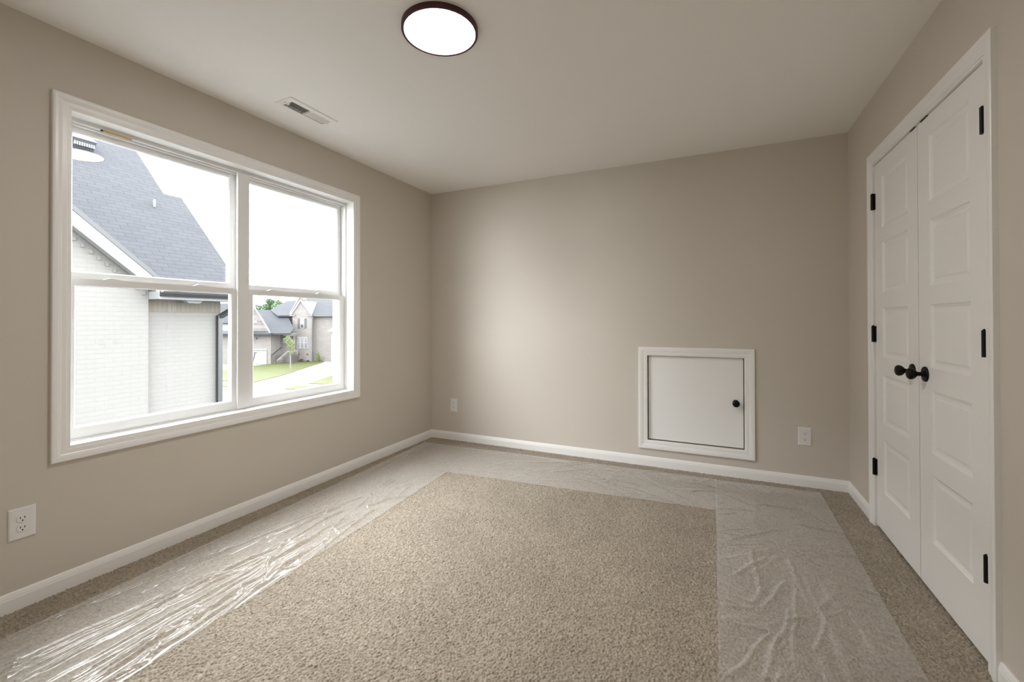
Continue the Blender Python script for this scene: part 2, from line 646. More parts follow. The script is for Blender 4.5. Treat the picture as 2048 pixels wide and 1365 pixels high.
xs = np.arange(-0.01, W + 0.13, GRID)
ys = np.concatenate([np.arange(YF - 0.01, -0.1, 0.006), np.arange(-0.1, 2.3, GRID), np.arange(2.3, D + 0.01, 0.0034)])
X, Y = np.meshgrid(xs, ys)
TS = 0.0060
gx, gy = X / TS + 0.35 * (vnoise(X * 60, Y * 60, 5) - .5), Y / TS + 0.35 * (vnoise(X * 60, Y * 60, 9) - .5)
bx, by = np.floor(gx).astype(int), np.floor(gy).astype(int)
best = np.full(X.shape, 9.0)
yarn = np.zeros(X.shape)
tall = np.zeros(X.shape)
for dx in (-1, 0, 1):
    for dy in (-1, 0, 1):
        cx, cyy = bx + dx, by + dy
        px = cx + 0.15 + 0.7 * hash01(cx, cyy, 1)
        py = cyy + 0.15 + 0.7 * hash01(cx, cyy, 2)
        d = np.hypot(gx - px, gy - py)
        k = d < best
        best = np.where(k, d, best)
        yarn = np.where(k, hash01(cx, cyy, 3), yarn)
        tall = np.where(k, 0.45 + 0.55 * hash01(cx, cyy, 4), tall)
Z = -0.0085 + 0.0095 * tall * np.sqrt(np.clip(1 - (best / 0.85) ** 2, 0, 1)) + 0.002 * fbm(X * 9, Y * 9, 21)
Z = Z + 0.0012 * (vnoise(X / GRID / 1.3, Y / GRID / 1.3, 31) - 0.5)
floor = grid_object('floor', X, Y, Z, M['carpet'])
attr = floor.data.attributes.new('yarn', 'FLOAT', 'POINT')
attr.data.foreach_set('value', np.clip(0.58 * yarn + 0.42 * vnoise(X / GRID / 1.15, Y / GRID / 1.15, 41), 0, 1).ravel().astype(np.float32))
struct(floor, 'beige speckled cut-pile carpet covering the floor', 'floor')
del X, Y, Z, gx, gy, bx, by, best, yarn, tall

# ---------------------------------------------------------------- baseboards
BT = 0.079
BP = [(0, 0), (0.012, 0), (0.012, 0.054), (0.0105, 0.058), (0.0105, 0.061), (0.006, 0.076), (0.004, BT), (0, BT)]


def baseboard(name, p0, p1, n, label, m0=0, m1=0):
    """profile run from p0 to p1 (xy), standing out along n; m0/m1 = +1 mitre into an inside corner"""
    p0, p1, n = np.array(p0, float), np.array(p1, float), np.array(n, float)
    d = (p1 - p0) / np.linalg.norm(p1 - p0)
    r0 = [(*(p0 + n * t + d * t * m0), z - 0.004) for t, z in BP]
    r1 = [(*(p1 + n * t - d * t * m1), z - 0.004) for t, z in BP]
    mb = MB().loft([r0, r1])
    struct(obj(name, mb, M['trim']), label, 'baseboard')


baseboard('baseboard_left', (0, YF), (0, D), (1, 0), 'white baseboard under the window wall', 1, 1)
baseboard('baseboard_back', (0, D), (W, D), (0, -1), 'white baseboard under the access hatch wall', 1, 1)
baseboard('baseboard_right', (W, 3.171), (W, D), (-1, 0), 'short white baseboard between closet casing and far corner', 0, 1)
baseboard('baseboard_right_front', (W, YF), (W, 1.922), (-1, 0), 'white baseboard at right frame edge beside near closet casing', 1, 0)
baseboard('baseboard_front', (0, YF), (W, YF), (0, 1), 'white baseboard behind the viewpoint', 1, 1)

# ---------------------------------------------------------------- mitred casings
CAS = [(0, 0), (0, 0.008), (0.002, 0.0095), (0.007, 0.0095), (0.0095, 0.0118), (0.026, 0.0125), (0.030, 0.0150), (0.034, 0.0158),
       (0.040, 0.0175), (0.050, 0.0182), (0.0555, 0.0175), (0.058, 0.0155), (0.058, 0)]


def casing_mb(fn, a0, a1, b0, b1, prof, bottom=True):
    """fn(a,b,depth)->xyz ; inner edge rectangle a0..a1 x b0..b1 ; mitred corners"""
    mb = MB()

    def corner(sa, sb):
        return [fn((a0 - o) if sa < 0 else (a1 + o), (b0 - o) if sb < 0 else (b1 + o), t) for o, t in prof]
    if bottom:
        loop = [corner(-1, -1), corner(1, -1), corner(1, 1), corner(-1, 1)]
        n = len(prof)
        for k in range(4):
            mb.loft([loop[k], loop[(k + 1) % 4]], caps=False, close_ring=True)
    else:
        lb = [fn(a0 - o, b0, t) for o, t in prof]
        rb = [fn(a1 + o, b0, t) for o, t in prof]
        mb.loft([lb, corner(-1, 1), corner(1, 1), rb], caps=True)
    return mb


def scaled(prof, w):
    s = w / 0.058
    return [(o * s, t) for o, t in prof]


# ---------------------------------------------------------------- window
win = bpy.data.objects.new('window_1', None)
COL.objects.link(win)
win.location = (0, 1.751, 0.622)
ORG['window_1'] = np.array([0, 1.751, 0.622])
struct(win, 'white twin double-hung window looking onto the brick house', 'window')
fnx = lambda a, b, t: (t, a, b)
obj('casing', casing_mb(fnx, 0.917, 2.585, 0.617, 2.105, CAS), M['trim'], win)


def ring(mb, x0, x1, oy0, oy1, oz0, oz1, iy0, iy1, iz0, iz1, bead=0.0, bx=0.0):
    """rectangular sash ring between x0 (room side) and x1; bead = sloped glazing bead"""
    def r(x, y0, y1, z0, z1):
        return [(x, y0, z0), (x, y1, z0), (x, y1, z1), (x, y0, z1)]
    rings = [r(x1, oy0, oy1, oz0, oz1), r(x0, oy0, oy1, oz0, oz1), r(x0, iy0, iy1, iz0, iz1)]
    if bead:
        rings.append(r(x0 - bx, iy0 + bead, iy1 - bead, iz0 + bead, iz1 - bead))
        rings.append(r(x1 + bx, iy0 + bead, iy1 - bead, iz0 + bead, iz1 - bead))
        rings.append(r(x1, iy0, iy1, iz0, iz1))
    else:
        rings.append(r(x1, iy0, iy1, iz0, iz1))
    rings.append(rings[0])
    for k in range(len(rings) - 1):
        mb.loft([rings[k], rings[k + 1]], caps=False)
    return mb


# jamb extension boards lining the opening
obj('jamb', ring(MB(), 0.0085, -0.0705, 0.9155, 2.5865, 0.6155, 2.1065, 0.922, 2.580, 0.622, 2.100), M['trim'], win)
fr = MB()
ring(fr, -0.070, -0.185, 0.918, 2.584, 0.618, 2.104, 0.934, 2.570, 0.628, 2.081)
ring(fr, -0.092, -0.113, 0.934, 2.570, 0.628, 2.081, 0.9365, 2.5675, 0.630, 2.073)
ring(fr, -0.149, -0.185, 0.934, 2.570, 0.628, 2.081, 0.952, 2.552, 0.646, 2.063)
obj('window_frame', fr, M['vinyl'], win, bevel=0.001)
mu = MB()
mu.box(-0.079, -0.064, 1.709, 1.782, 0.6295, 2.081)
mu.box(-0.185, -0.079, 1.727, 1.764, 0.6295, 2.081)
obj('mullion', mu, M['vinyl'], win, bevel=0.0015)


def sash(kind, oy0, oy1, oz0, oz1, iy0, iy1, iz0, iz1, x0, x1, latches=()):
    s = obj(kind, ring(MB(), x0, x1, oy0, oy1, oz0, oz1, iy0, iy1, iz0, iz1, 0.006, 0.006), M['vinyl'], win, bevel=0.0012)
    xg = (x0 + x1) / 2
    obj('glass_pane', MB().box(xg - 0.002, xg + 0.002, iy0 + 0.001, iy1 - 0.001, iz0 + 0.001, iz1 - 0.001), M['glass'], s)
    for yc in latches:
        lb = MB()
        zt = oz1 - 0.0005
        pr = [(-0.040, 0), (-0.030, 0.004), (-0.010, 0.012), (0.012, 0.012), (0.034, 0.004), (0.040, 0)]
        lb.prism([(x0 - 0.004, yc + a, zt + b) for a, b in pr], (-0.022, 0, 0))
        obj('tilt_latch', lb, M['vinyl'], s, bevel=0.001)
    return s


sash('lower_sash', 0.934, 1.7135, 0.6285, 1.366, 0.966, 1.684, 0.677, 1.338, -0.080, -0.112, (1.108, 1.508))
sash('lower_sash', 1.7795, 2.570, 0.6285, 1.366, 1.817, 2.529, 0.677, 1.338, -0.080, -0.112, (1.958, 2.342))
sash('upper_sash', 0.9365, 1.7265, 1.362, 2.0805, 0.965, 1.692, 1.396, 2.055, -0.1135, -0.147)
sash('upper_sash', 1.7645, 2.5675, 1.362, 2.0805, 1.806, 2.534, 1.396, 2.055, -0.1135, -0.147)
wl_ = MB().box(-0.0690, -0.0640, 1.052, 1.174, 2.0742, 2.0802)
wl_.box(-0.0692, -0.0636, 1.052, 1.060, 2.0735, 2.0808, 1)
tag(obj('warning_label', wl_, [M['label_y'], M['hole']], win), 'yellow and black warning strip on window head')

# ---------------------------------------------------------------- access hatch
tr1 = obj('trim_1', casing_mb(lambda a, b, t: (a, D - t, b), 2.090, 2.777, 0.207, 0.884, scaled(CAS, 0.068)), M['trim'])
struct(tr1, 'white moulded casing around the small access hatch', 'trim')
hat = bpy.data.objects.new('door_3', None)
COL.objects.link(hat)
hat.location = (2.4335, D, 0.207)
ORG['door_3'] = np.array([2.4335, D, 0.207])
struct(hat, 'small flat white access hatch low in the end wall', 'door')
obj('panel', MB().box(2.0945, 2.7725, D + 0.018, D + 0.042, 0.2125, 0.880), M['door'], hat, bevel=0.001)


def knob(parent, c, axis, s=1.0, rose=0.033):
    c = Vector(c)
    prof = [(0.0095, 0.004), (0.0095, 0.028), (0.012, 0.034), (0.020, 0.039), (0.0255, 0.047), (0.027, 0.054), (0.0262, 0.060),
            (0.022, 0.066), (0.014, 0.0695), (0.004, 0.071)]
    k = obj('knob', MB().lathe(c, axis, [(r * s, h * s) for r, h in prof], 36), M['black'], parent, smooth=True)
    r = [(rose, 0.0), (rose, 0.004), (rose * 0.93, 0.007), (rose * 0.6, 0.009), (rose * 0.35, 0.012), (0.0095, 0.016)]
    obj('rosette', MB().lathe(c, axis, r, 36), M['black'], parent, smooth=True)


knob(hat, (2.722, D + 0.018, 0.548), (0, -1, 0), 0.92, 0.022)

# ---------------------------------------------------------------- closet doors
tr2 = obj('trim_2', casing_mb(lambda a, b, t: (W - t, a, b), 1.979, 3.1165, -0.004, 2.0545, CAS, bottom=False), M['trim'])
struct(tr2, 'white casing around the closet double doors', 'trim')
jb = MB()
jb.box(W - 0.0085, W + 0.11, 1.9745, 1.984, -0.004, 2.050).box(W - 0.0085, W + 0.11, 3.1115, 3.121, -0.004, 2.050)
jb.box(W - 0.0085, W + 0.11, 1.984, 3.1115, 2.0425, 2.0525)
struct(obj('trim_3', jb, M['trim']), 'white jamb boards lining the closet opening', 'trim')

PZ = [(0.226, 0.511), (0.601, 0.868), (0.962, 1.232), (1.311, 1.592), (1.670, 1.952)]


def door_leaf(name, y0, y1, label, hinge_y, knob_y, catch):
    e = bpy.data.objects.new(name, None)
    COL.objects.link(e)
    e.location = (W + 0.02, (y0 + y1) / 2, 0.012)
    ORG[name] = np.array([W + 0.02, (y0 + y1) / 2, 0.012])
    struct(e, label, 'door')
    z0, z1 = 0.012, 2.038
    st = 0.112
    xf, xb = W + 0.003, W + 0.038
    mb = MB()
    ya, yb = y0 + st, y1 - st
    cy_l = [y0, ya, yb, y1]
    cz = [z0] + [z for p in PZ for z in p] + [z1]
    for i in range(3):
        for j in range(len(cz) - 1):
            a0, a1, b0, b1 = cy_l[i], cy_l[i + 1], cz[j], cz[j + 1]
            if i == 1 and j % 2 == 1:
                steps = [(0, 0), (0.003, 0.0035), (0.010, 0.0065), (0.015, 0.0085), (0.026, 0.0085), (0.036, 0.0045)]
                rings = [[(xf + d, a0 + o, b0 + o), (xf + d, a1 - o, b0 + o), (xf + d, a1 - o, b1 - o), (xf + d, a0 + o, b1 - o)] for o, d in steps]
                for k in range(len(rings) - 1):
                    mb.loft([rings[k], rings[k + 1]], caps=False)
                mb.quad(*rings[-1])
            else:
                mb.quad((xf, a0, b0), (xf, a1, b0), (xf, a1, b1), (xf, a0, b1))
    mb.quad((xb, y0, z0), (xb, y1, z0), (xb, y1, z1), (xb, y0, z1))
    mb.quad((xf, y0, z0), (xb, y0, z0), (xb, y0, z1), (xf, y0, z1))
    mb.quad((xf, y1, z0), (xb, y1, z0), (xb, y1, z1), (xf, y1, z1))
    mb.quad((xf, y0, z0), (xf, y1, z0), (xb, y1, z0), (xb, y0, z0))
    mb.quad((xf, y0, z1), (xf, y1, z1), (xb, y1, z1), (xb, y0, z1))
    leaf = obj('leaf', mb, M['door'], e)
    for zc in (0.334, 1.086, 1.836):
        hb = MB()
        sg = 1 if hinge_y > (y0 + y1) / 2 else -1
        hb.lathe((W - 0.0080, hinge_y, zc - 0.045), (0, 0, 1), [(0.0082, 0), (0.0082, 0.09)], 16)
        hb.lathe((W - 0.0080, hinge_y, zc + 0.045), (0, 0, 1), [(0.0055, 0), (0.0050, 0.003), (0.002, 0.005)], 16)
        hb.box(W - 0.003, W + 0.0035, hinge_y - 0.014, hinge_y + 0.014, zc - 0.044, zc + 0.044)
        obj('hinge', hb, M['black'], e)
    knob(e, (xf, knob_y, 0.930), (-1, 0, 0), 0.93)
    obj('ball_catch', MB().box(W - 0.001, W + 0.03, catch[0], catch[1], 2.0375, 2.0415), M['black'], e)
    return e


door_leaf('door_1', 1.9875, 2.5335, 'white five-panel closet door leaf nearest the viewpoint', 1.987, 2.470, (2.43, 2.495))
door_leaf('door_2', 2.5395, 3.1075, 'white five-panel closet door leaf nearest the far corner', 3.109, 2.603, (2.555, 2.605))


# ---------------------------------------------------------------- outlets
def outlet(c, n, label):
    """c = centre on the wall face, n = wall normal (axis unit)"""
    c, n = np.array(c, float), np.array(n, float)
    t = np.array([n[1], -n[0], 0.0])
    root = thing('wall_outlet', tuple(c - np.array([0, 0, 0.063])), label, 'outlet', 'duplex outlets low on the walls')

    def P3(a, b, d):
        return c + t * a + np.array([0, 0, b]) + n * d
    hw, hh = 0.040, 0.0635
    mb = MB()
    prof = [(0, 0), (0, 0.0025), (0.003, 0.0055), (0.007, 0.0065)]
    rings = [[P3(-hw + o, -hh + o, d), P3(hw - o, -hh + o, d), P3(hw - o, hh - o, d), P3(-hw + o, hh - o, d)] for o, d in prof]
    mb.loft(rings)
    obj('cover_plate', mb, M['plate'], root)
    for s in (-1, 1):
        zc = s * 0.0195
        poly = []
        for k in range(28):
            a = 2 * math.pi * k / 28
            x, y = 0.0172 * math.cos(a), 0.0172 * math.sin(a)
            poly.append(P3(x, zc + max(-0.0138, min(0.0138, y)), 0.0064))
        r = obj('receptacle', MB().prism(poly, n * 0.0022), M['plate'], root, bevel=0.0006)
        for sx, h in ((-0.0063, 0.0085), (0.0063, 0.0070)):
            mb = MB()
            pl = [P3(sx - 0.0012, zc + 0.0035 - h / 2, 0.0085), P3(sx + 0.0012, zc + 0.0035 - h / 2, 0.0085),
                  P3(sx + 0.0012, zc + 0.0035 + h / 2, 0.0085), P3(sx - 0.0012, zc + 0.0035 + h / 2, 0.0085)]
            obj('slot', mb.prism(pl, n * 0.0004), M['hole'], r)
        g = MB()
        pl = [P3(0.0026 * math.cos(2 * math.pi * k / 14), zc - 0.0075 + 0.0026 * math.sin(2 * math.pi * k / 14), 0.0085) for k in range(14)]
        obj('ground_hole', g.prism(pl, n * 0.0004), M['hole'], r)
    obj('screw', MB().lathe(P3(0, 0, 0.0062), tuple(n), [(0.0033, 0), (0.0033, 0.001), (0.002, 0.0014)], 14), M['plate'], root)


outlet((0, 0.778, 0.343), (1, 0, 0), 'white duplex outlet low on the window wall near the left frame edge')
outlet((0.262, D, 0.339), (0, -1, 0), 'white duplex outlet on the end wall close to the window corner')
outlet((3.150, D, 0.349), (0, -1, 0), 'white duplex outlet on the end wall between access hatch and closet corner')

# ---------------------------------------------------------------- ceiling lamp
LC = (1.499, 1.5825)
lamp = thing('ceiling_light', (LC[0], LC[1], 2.4172), 'round flush-mount ceiling light with dark bronze rim, lit', 'ceiling light')
R0 = 0.1642
obj('rim', MB().lathe((LC[0], LC[1], 2.4398), (0, 0, -1), [(R0 - 0.012, 0), (R0, 0), (R0, 0.020), (R0 - 0.0015, 0.0226), (R0 - 0.006, 0.0230),
    (R0 - 0.0112, 0.0220), (R0 - 0.0118, 0.016), (R0 - 0.013, 0.016)], 96, caps=False), M['bronze'], lamp, smooth=True)
obj('diffuser', MB().lathe((LC[0], LC[1], 2.4398), (0, 0, -1), [(R0 - 0.0125, 0.012), (R0 - 0.0125, 0.0170), (R0 - 0.03, 0.0180), (0.06, 0.0188), (0.002, 0.0190)], 96),
    M['lamp'], lamp, smooth=True)

# ---------------------------------------------------------------- ceiling register
reg = thing('ceiling_vent', (0.335, 1.8775, 2.434), 'white metal air register in the ceiling above the window', 'air vent')
mb = MB()


def rr(z, x0, x1, y0, y1):
    return [(x0, y0, z), (x1, y0, z), (x1, y1, z), (x0, y1, z)]


rs = [rr(H - 0.0002, 0.267, 0.406, 1.708, 2.046), rr(H - 0.003, 0.267, 0.406, 1.708, 2.046), rr(H - 0.006, 0.272, 0.401, 1.713, 2.041),
      rr(H - 0.006, 0.290, 0.370, 1.743, 2.022), rr(H + 0.010, 0.290, 0.370, 1.743, 2.022)]
for k in range(4):
    mb.loft([rs[k], rs[k + 1]], caps=False)
mb.box(0.290, 0.370, 1.879, 1.886, H - 0.006, H + 0.008)
obj('face_plate', mb, M['vent'], reg)
for side, (ya, yb) in enumerate(((1.745, 1.879), (1.886, 2.020))):
    n = 11
    for k in range(n):
        yc = ya + (k + 0.5) * (yb - ya) / n
        sg = 1 if side == 0 else -1
        a, b = (yc - sg * 0.0050, H - 0.0050), (yc + sg * 0.0050, H + 0.0065)
        mb = MB().loft([[(x, a[0], a[1]), (x, b[0], b[1]), (x, b[0] + 0.0009, b[1]), (x, a[0] + 0.0009, a[1])] for x in (0.2895, 0.3705)])
        obj('louver', mb, M['vent'], reg)
obj('duct', MB().box(0.284, 0.2855, 1.736, 2.029, H + 0.011, H + 0.15).box(0.3745, 0.376, 1.736, 2.029, H + 0.011, H + 0.15)
    .box(0.2855, 0.3745, 1.736, 1.7375, H + 0.011, H + 0.15).box(0.2855, 0.3745, 2.0275, 2.029, H + 0.011, H + 0.15)
    .box(0.2855, 0.3745, 1.7375, 2.0275, H + 0.148, H + 0.15), M['duct'], reg)
for yy in (1.726, 2.033):
    obj('screw', MB().lathe((0.330, yy, H - 0.0058), (0, 0, -1), [(0.003, 0), (0.003, 0.001), (0.001, 0.0016)], 12), M['duct'], reg)
obj('damper_lever', MB().box(0.318, 0.342, 1.7445, 1.7555, H - 0.0075, H - 0.0055), M['vent'], reg)


# ---------------------------------------------------------------- plastic film strips
def film(name, corners, nu, nv, label, seed, ridges, z0, folds):
    """corners: 4 xy points a(0,0) b(1,0) c(1,1) d(0,1); u across, v along; folds(X,Y) = directional fine wrinkles 0..1"""
    a, b, c, d = [np.array(p, float) for p in corners]
    u, v = np.meshgrid(np.linspace(0, 1, nu), np.linspace(0, 1, nv))
    P2 = (a[None, None] * ((1 - u) * (1 - v))[..., None] + b[None, None] * (u * (1 - v))[..., None]
          + c[None, None] * (u * v)[..., None] + d[None, None] * ((1 - u) * v)[..., None])
    X, Y = P2[..., 0].copy(), P2[..., 1].copy()
    # slightly wandering cut edges
    X += 0.003 * (vnoise(v * 9, u * 0 + 3, seed) - 0.5)
    Y += 0.003 * (vnoise(u * 9, v * 0 + 5, seed + 1) - 0.5)
    Z = z0 + 0.005 * np.clip(fbm(X * 5, Y * 5, seed + 3, 3) - 0.45, 0, 1)
    wx, wy = X + 0.035 * (fbm(X * 5, Y * 5, seed + 7, 3) - .5), Y + 0.035 * (fbm(X * 5, Y * 5, seed + 8, 3) - .5)
    for (x0, y0, x1, y1, h, w) in ridges:
        p, q = np.array([x0, y0]), np.array([x1, y1])
        L2 = ((q - p) ** 2).sum()
        t = ((wx - x0) * (q - p)[0] + (wy - y0) * (q - p)[1]) / L2
        tc_ = np.clip(t, 0, 1)
        dd = np.hypot(wx - (x0 + tc_ * (q - p)[0]), wy - (y0 + tc_ * (q - p)[1]))
        env = np.clip(np.minimum(tc_, 1 - tc_) * 5, 0, 1) ** 0.5
        Z += h * env * np.exp(-(dd / w) ** 2)
    patch = np.clip(2.2 * fbm(X * 3.1, Y * 3.1, seed + 15, 2) - 0.55, 0, 1)
    Z += folds(wx, wy) * patch
    o = grid_object(name, X, Y, Z.clip(0.0030), M['film'])
    return tag(o, label, 'plastic film', 'clear plastic film strips')


def ridged(a, b, seed, p=4):
    return (1 - np.abs(2 * vnoise(a, b, seed) - 1)) ** p


def folds_left(x, y):
    xs_ = x + 0.10 * y
    return 0.0034 * ridged(xs_ * 24, y * 2.4, 61, 6) + 0.0010 * ridged(xs_ * 60, y * 9, 62)


def folds_back(x, y):
    return 0.0032 * ridged(x * 4, (y + 0.15 * x) * 24, 63) + 0.0018 * ridged(x * 12, (y - 0.2 * x) * 50, 64)


def folds_right(x, y):
    z = 0
    for k, (fx, fy) in enumerate(((2.88, 2.62), (2.90, 2.02), (2.86, 3.25), (2.88, 1.30), (2.9, 0.4))):
        r = np.hypot((x - fx) * 1.2, y - fy)
        th = np.arctan2(y - fy, (x - fx) * 1.2)
        w = np.clip(1 - r / 0.75, 0, 1) * np.clip(r / 0.07, 0, 1)
        z = z + w * (0.0052 * ridged(th * 5.5, r * 4, 71 + k) + 0.0024 * ridged(th * 13, r * 9, 81 + k))
    return z


rg = random.Random(5)
# left strip: long streaks that run along the wall and fan towards the viewpoint
rl = []
for k in range(26):                          # long streaks fanning from the far end towards the viewpoint
    t = k / 25.0
    xa, ya = 0.42 + 0.30 * t + rg.gauss(0, 0.03), rg.uniform(1.3, 2.3)
    xb, yb = 0.26 + 0.60 * t + rg.gauss(0, 0.05), ya - rg.uniform(0.35, 1.5)
    rl.append((xa, ya, xb, max(yb, -0.2), rg.uniform(0.0035, 0.009), rg.uniform(0.006, 0.012)))
for k in range(46):                          # shorter folds, most of them near the inner edge
    ya = rg.uniform(-0.1, 2.5)
    xe = 0.86 - 0.065 * ya
    xa = xe - abs(rg.gauss(0.05, 0.16))
    ln, ang = rg.uniform(0.06, 0.35), rg.gauss(0.25, 0.35)
    rl.append((xa, ya, xa - math.sin(ang) * ln, ya + math.cos(ang) * ln, rg.uniform(0.003, 0.009), rg.uniform(0.005, 0.011)))
for k in range(30):
    ya = rg.uniform(-0.2, 2.4)
    xa = 0.87 - 0.065 * ya - rg.uniform(0, 0.06)
    ln, ang = rg.uniform(0.05, 0.16), rg.uniform(0.7, 1.4)
    rl.append((xa, ya, xa - math.sin(ang) * ln, ya + math.cos(ang) * ln, rg.uniform(0.003, 0.008), rg.uniform(0.005, 0.009)))
film('plastic_film', [(0.275, -0.70), (0.925, -0.70), (0.672, 3.448), (0.066, 3.440)], 150, 760,
     'clear plastic film strip along the window wall with bright glints', 100, rl, 0.003, folds_left)
rb = []
for k in range(40):
    x0 = rg.uniform(0.7, 2.6)
    y0 = 3.15 + 0.03 * x0 + rg.gauss(0, 0.16)
    ln = rg.uniform(0.12, 0.5)
    ang = rg.gauss(0.1, 0.5)
    rb.append((x0, y0, x0 + math.cos(ang) * ln, y0 + math.sin(ang) * ln, rg.uniform(0.0015, 0.005), rg.uniform(0.006, 0.014)))
film('plastic_film.001', [(0.700, 2.828), (2.592, 2.948), (2.588, 3.512), (0.672, 3.458)], 500, 150,
     'wrinkled plastic film strip along the access hatch wall', 200, rb, 0.0035, folds_back)
rr_ = []
for k in range(34):                          # fans spreading from the middle of the strip
    cx0, cy0 = rg.choice(((2.90, 2.55), (2.86, 3.05), (2.92, 2.05), (2.88, 1.45), (2.9, 0.9)))
    ang = rg.uniform(0, 2 * math.pi)
    r1, r2 = rg.uniform(0.03, 0.12), rg.uniform(0.18, 0.55)
    ca, sa = math.cos(ang) * 0.62, math.sin(ang)
    rr_.append((cx0 + ca * r1, cy0 + sa * r1, cx0 + ca * r2, cy0 + sa * r2, rg.uniform(0.003, 0.007), rg.uniform(0.006, 0.012)))
for k in range(34):                          # short ripples square to both edges
    y0 = rg.uniform(0.2, 3.4)
    x0, s = (2.59, 1) if rg.random() < 0.7 else (3.19, -1)
    ln = rg.uniform(0.06, 0.22)
    rr_.append((x0, y0, x0 + s * ln, y0 + rg.gauss(0, 0.04), rg.uniform(0.002, 0.006), rg.uniform(0.005, 0.009)))
for line in (((1606, 1155), (1644, 1237), (1698, 1356)), ((1647, 1247), (1634, 1302)), ((1641, 1169), (1678, 1227)), ((1566, 1166), (1525, 1210)),
             ((1572, 1220), (1569, 1264), (1538, 1326)), ((1671, 1169), (1756, 1190)), ((1504, 1104), (1518, 1180), (1505, 1200)), ((1729, 1275), (1770, 1356)),
             ((1658, 1258), (1709, 1360)), ((1700, 1230), (1760, 1320), (1800, 1390)), ((1540, 1275), (1490, 1330), (1460, 1350)), ((1560, 1300), (1520, 1370)),
             ((1590, 1180), (1585, 1260), (1600, 1340)), ((1530, 1120), (1470, 1150)), ((1545, 1060), (1460, 1080)), ((1600, 1050), (1690, 1070)), ((1640, 1110), (1740, 1120)),
             ((1520, 1010), (1600, 1020), (1660, 1050)), ((1560, 1350), (1530, 1420)), ((1650, 1330), (1660, 1420))):
    fl = [gnd(px, py, 0.004) for px, py in line]
    for p, q in zip(fl[:-1], fl[1:]):
        e_ = (q - p) * 0.12
        rr_.append((p[0] - e_[0], p[1] - e_[1], q[0] + e_[0], q[1] + e_[1], 0.0075, 0.0095))
film('plastic_film.002', [(2.592, -0.70), (3.165, -0.70), (3.220, 3.535), (2.580, 3.505)], 150, 800,
     'wrinkled plastic film strip in front of the closet doors', 300, rr_, 0.003, folds_right)

# ================================================================ OUTDOORS
# ---------------------------------------------------------------- white brick house next door
NX = -5.5
nb = thing('neighbor_house', (NX, 2.0, GROUND_Z), 'white painted brick house with charcoal shingle roof seen through the window', 'house')
EZ = 1.507                                     # soffit height
ex, ez = -5.13, 1.63                          # eave edge of the main roof
mb = MB()
mb.box(-14.5, NX, -4.5, 4.62, GROUND_Z, EZ)
mb.box(-11.0, NX, 4.62, 4.91, GROUND_Z, EZ)
# gable wall standing over the left of the facade
gy, GS = 1.55, 0.874
yfoot, zfoot = 4.053, 1.651
pk = zfoot + GS * (yfoot - gy)


def zg(y):
    return pk - GS * abs(y - gy)


XG, YG = NX + 0.10, 3.765                    # the gable bay stands 10 cm proud of the main wall
ge = [(XG, YG, GROUND_Z), (XG, YG, zg(YG) - 0.10), (XG, gy, pk - 0.12), (XG, 2 * gy - YG, zg(YG) - 0.10), (XG, 2 * gy - YG, GROUND_Z)]
mb.prism(ge, (-0.45, 0, 0))
# end wall triangle under the far rake
mb.prism([(-11.0, 4.60, EZ), (NX, 4.60, EZ), (-7.3, 4.60, EZ + 1.8), (-10.2, 4.60, EZ + 1.8)], (0, 0.30, 0))
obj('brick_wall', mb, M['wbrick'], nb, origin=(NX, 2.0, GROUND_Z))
obj('soldier_course', MB().box(NX - 0.002, NX + 0.006, YG + 0.002, 4.914, 1.315, EZ), M['soldier'], nb)


def onroof(z, y):
    return (ex - (z - ez), y, z)


T = np.array((0.055, 0, 0.055))
mb = MB()
RZ, RM = 3.655, 6.6
main = [onroof(zfoot, yfoot + 0.02), onroof(ez, yfoot + 0.04), onroof(ez, 5.165), onroof(RZ, 5.150), onroof(RZ, 4.845), onroof(RM, 4.86), onroof(RM, -4.8), onroof(ez, -4.8),
        onroof(zfoot, 2 * gy - yfoot - 0.02), onroof(pk + 0.01, gy)]
mb.prism(main, -T * 1.2)
xr = onroof(RM, 0)[0]
mb.prism([(xr, -4.8, RM), (xr, 4.86, RM), (2 * xr - ex, 4.86, ez), (2 * xr - ex, -4.8, ez)], (0, 0, -0.10))
xm = onroof(RZ, 0)[0]
mb.prism([(xm, 4.845, RZ), (xm, 5.15, RZ), (2 * xm - ex, 5.165, ez), (2 * xm - ex, 4.845, ez)], (0, 0, -0.10))
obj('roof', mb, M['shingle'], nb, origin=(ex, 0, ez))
# gable roof: two thick slopes running back into the main roof
xg = -5.22
mb = MB()
for s in (1, -1):
    yb_ = gy + s * (yfoot - gy)
    mb.prism([(xg, yb_, zfoot), (xg, gy, pk), (ex - (pk - ez) - 0.04, gy, pk), (min(xg - 0.01, ex - (zfoot - ez) - 0.04), yb_, zfoot)], (0, 0, -0.06))
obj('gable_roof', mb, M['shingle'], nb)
mb = MB()
for s in (1, -1):
    mb.prism([(xg + 0.012, gy + s * (yfoot - gy), zfoot + 0.005), (xg + 0.012, gy, pk + 0.005), (xg + 0.012, gy, pk - 0.075), (xg + 0.012, gy + s * (yfoot - gy), zfoot - 0.07)], (-0.03, 0, 0))
obj('drip_edge', mb, M['ogutter'], nb)
mb = MB()
for s in (1, -1):
    y2, y3 = gy + s * (4.06 - gy), gy + s * (3.90 - gy)
    mb.prism([(xg, y2, zg(y2) - 0.07), (xg, gy, pk - 0.07), (xg, gy, pk - 0.31), (xg, y3, zg(y3) - 0.25)], (-0.125, 0, 0))
obj('rake_board', mb, M['owhite'], nb)
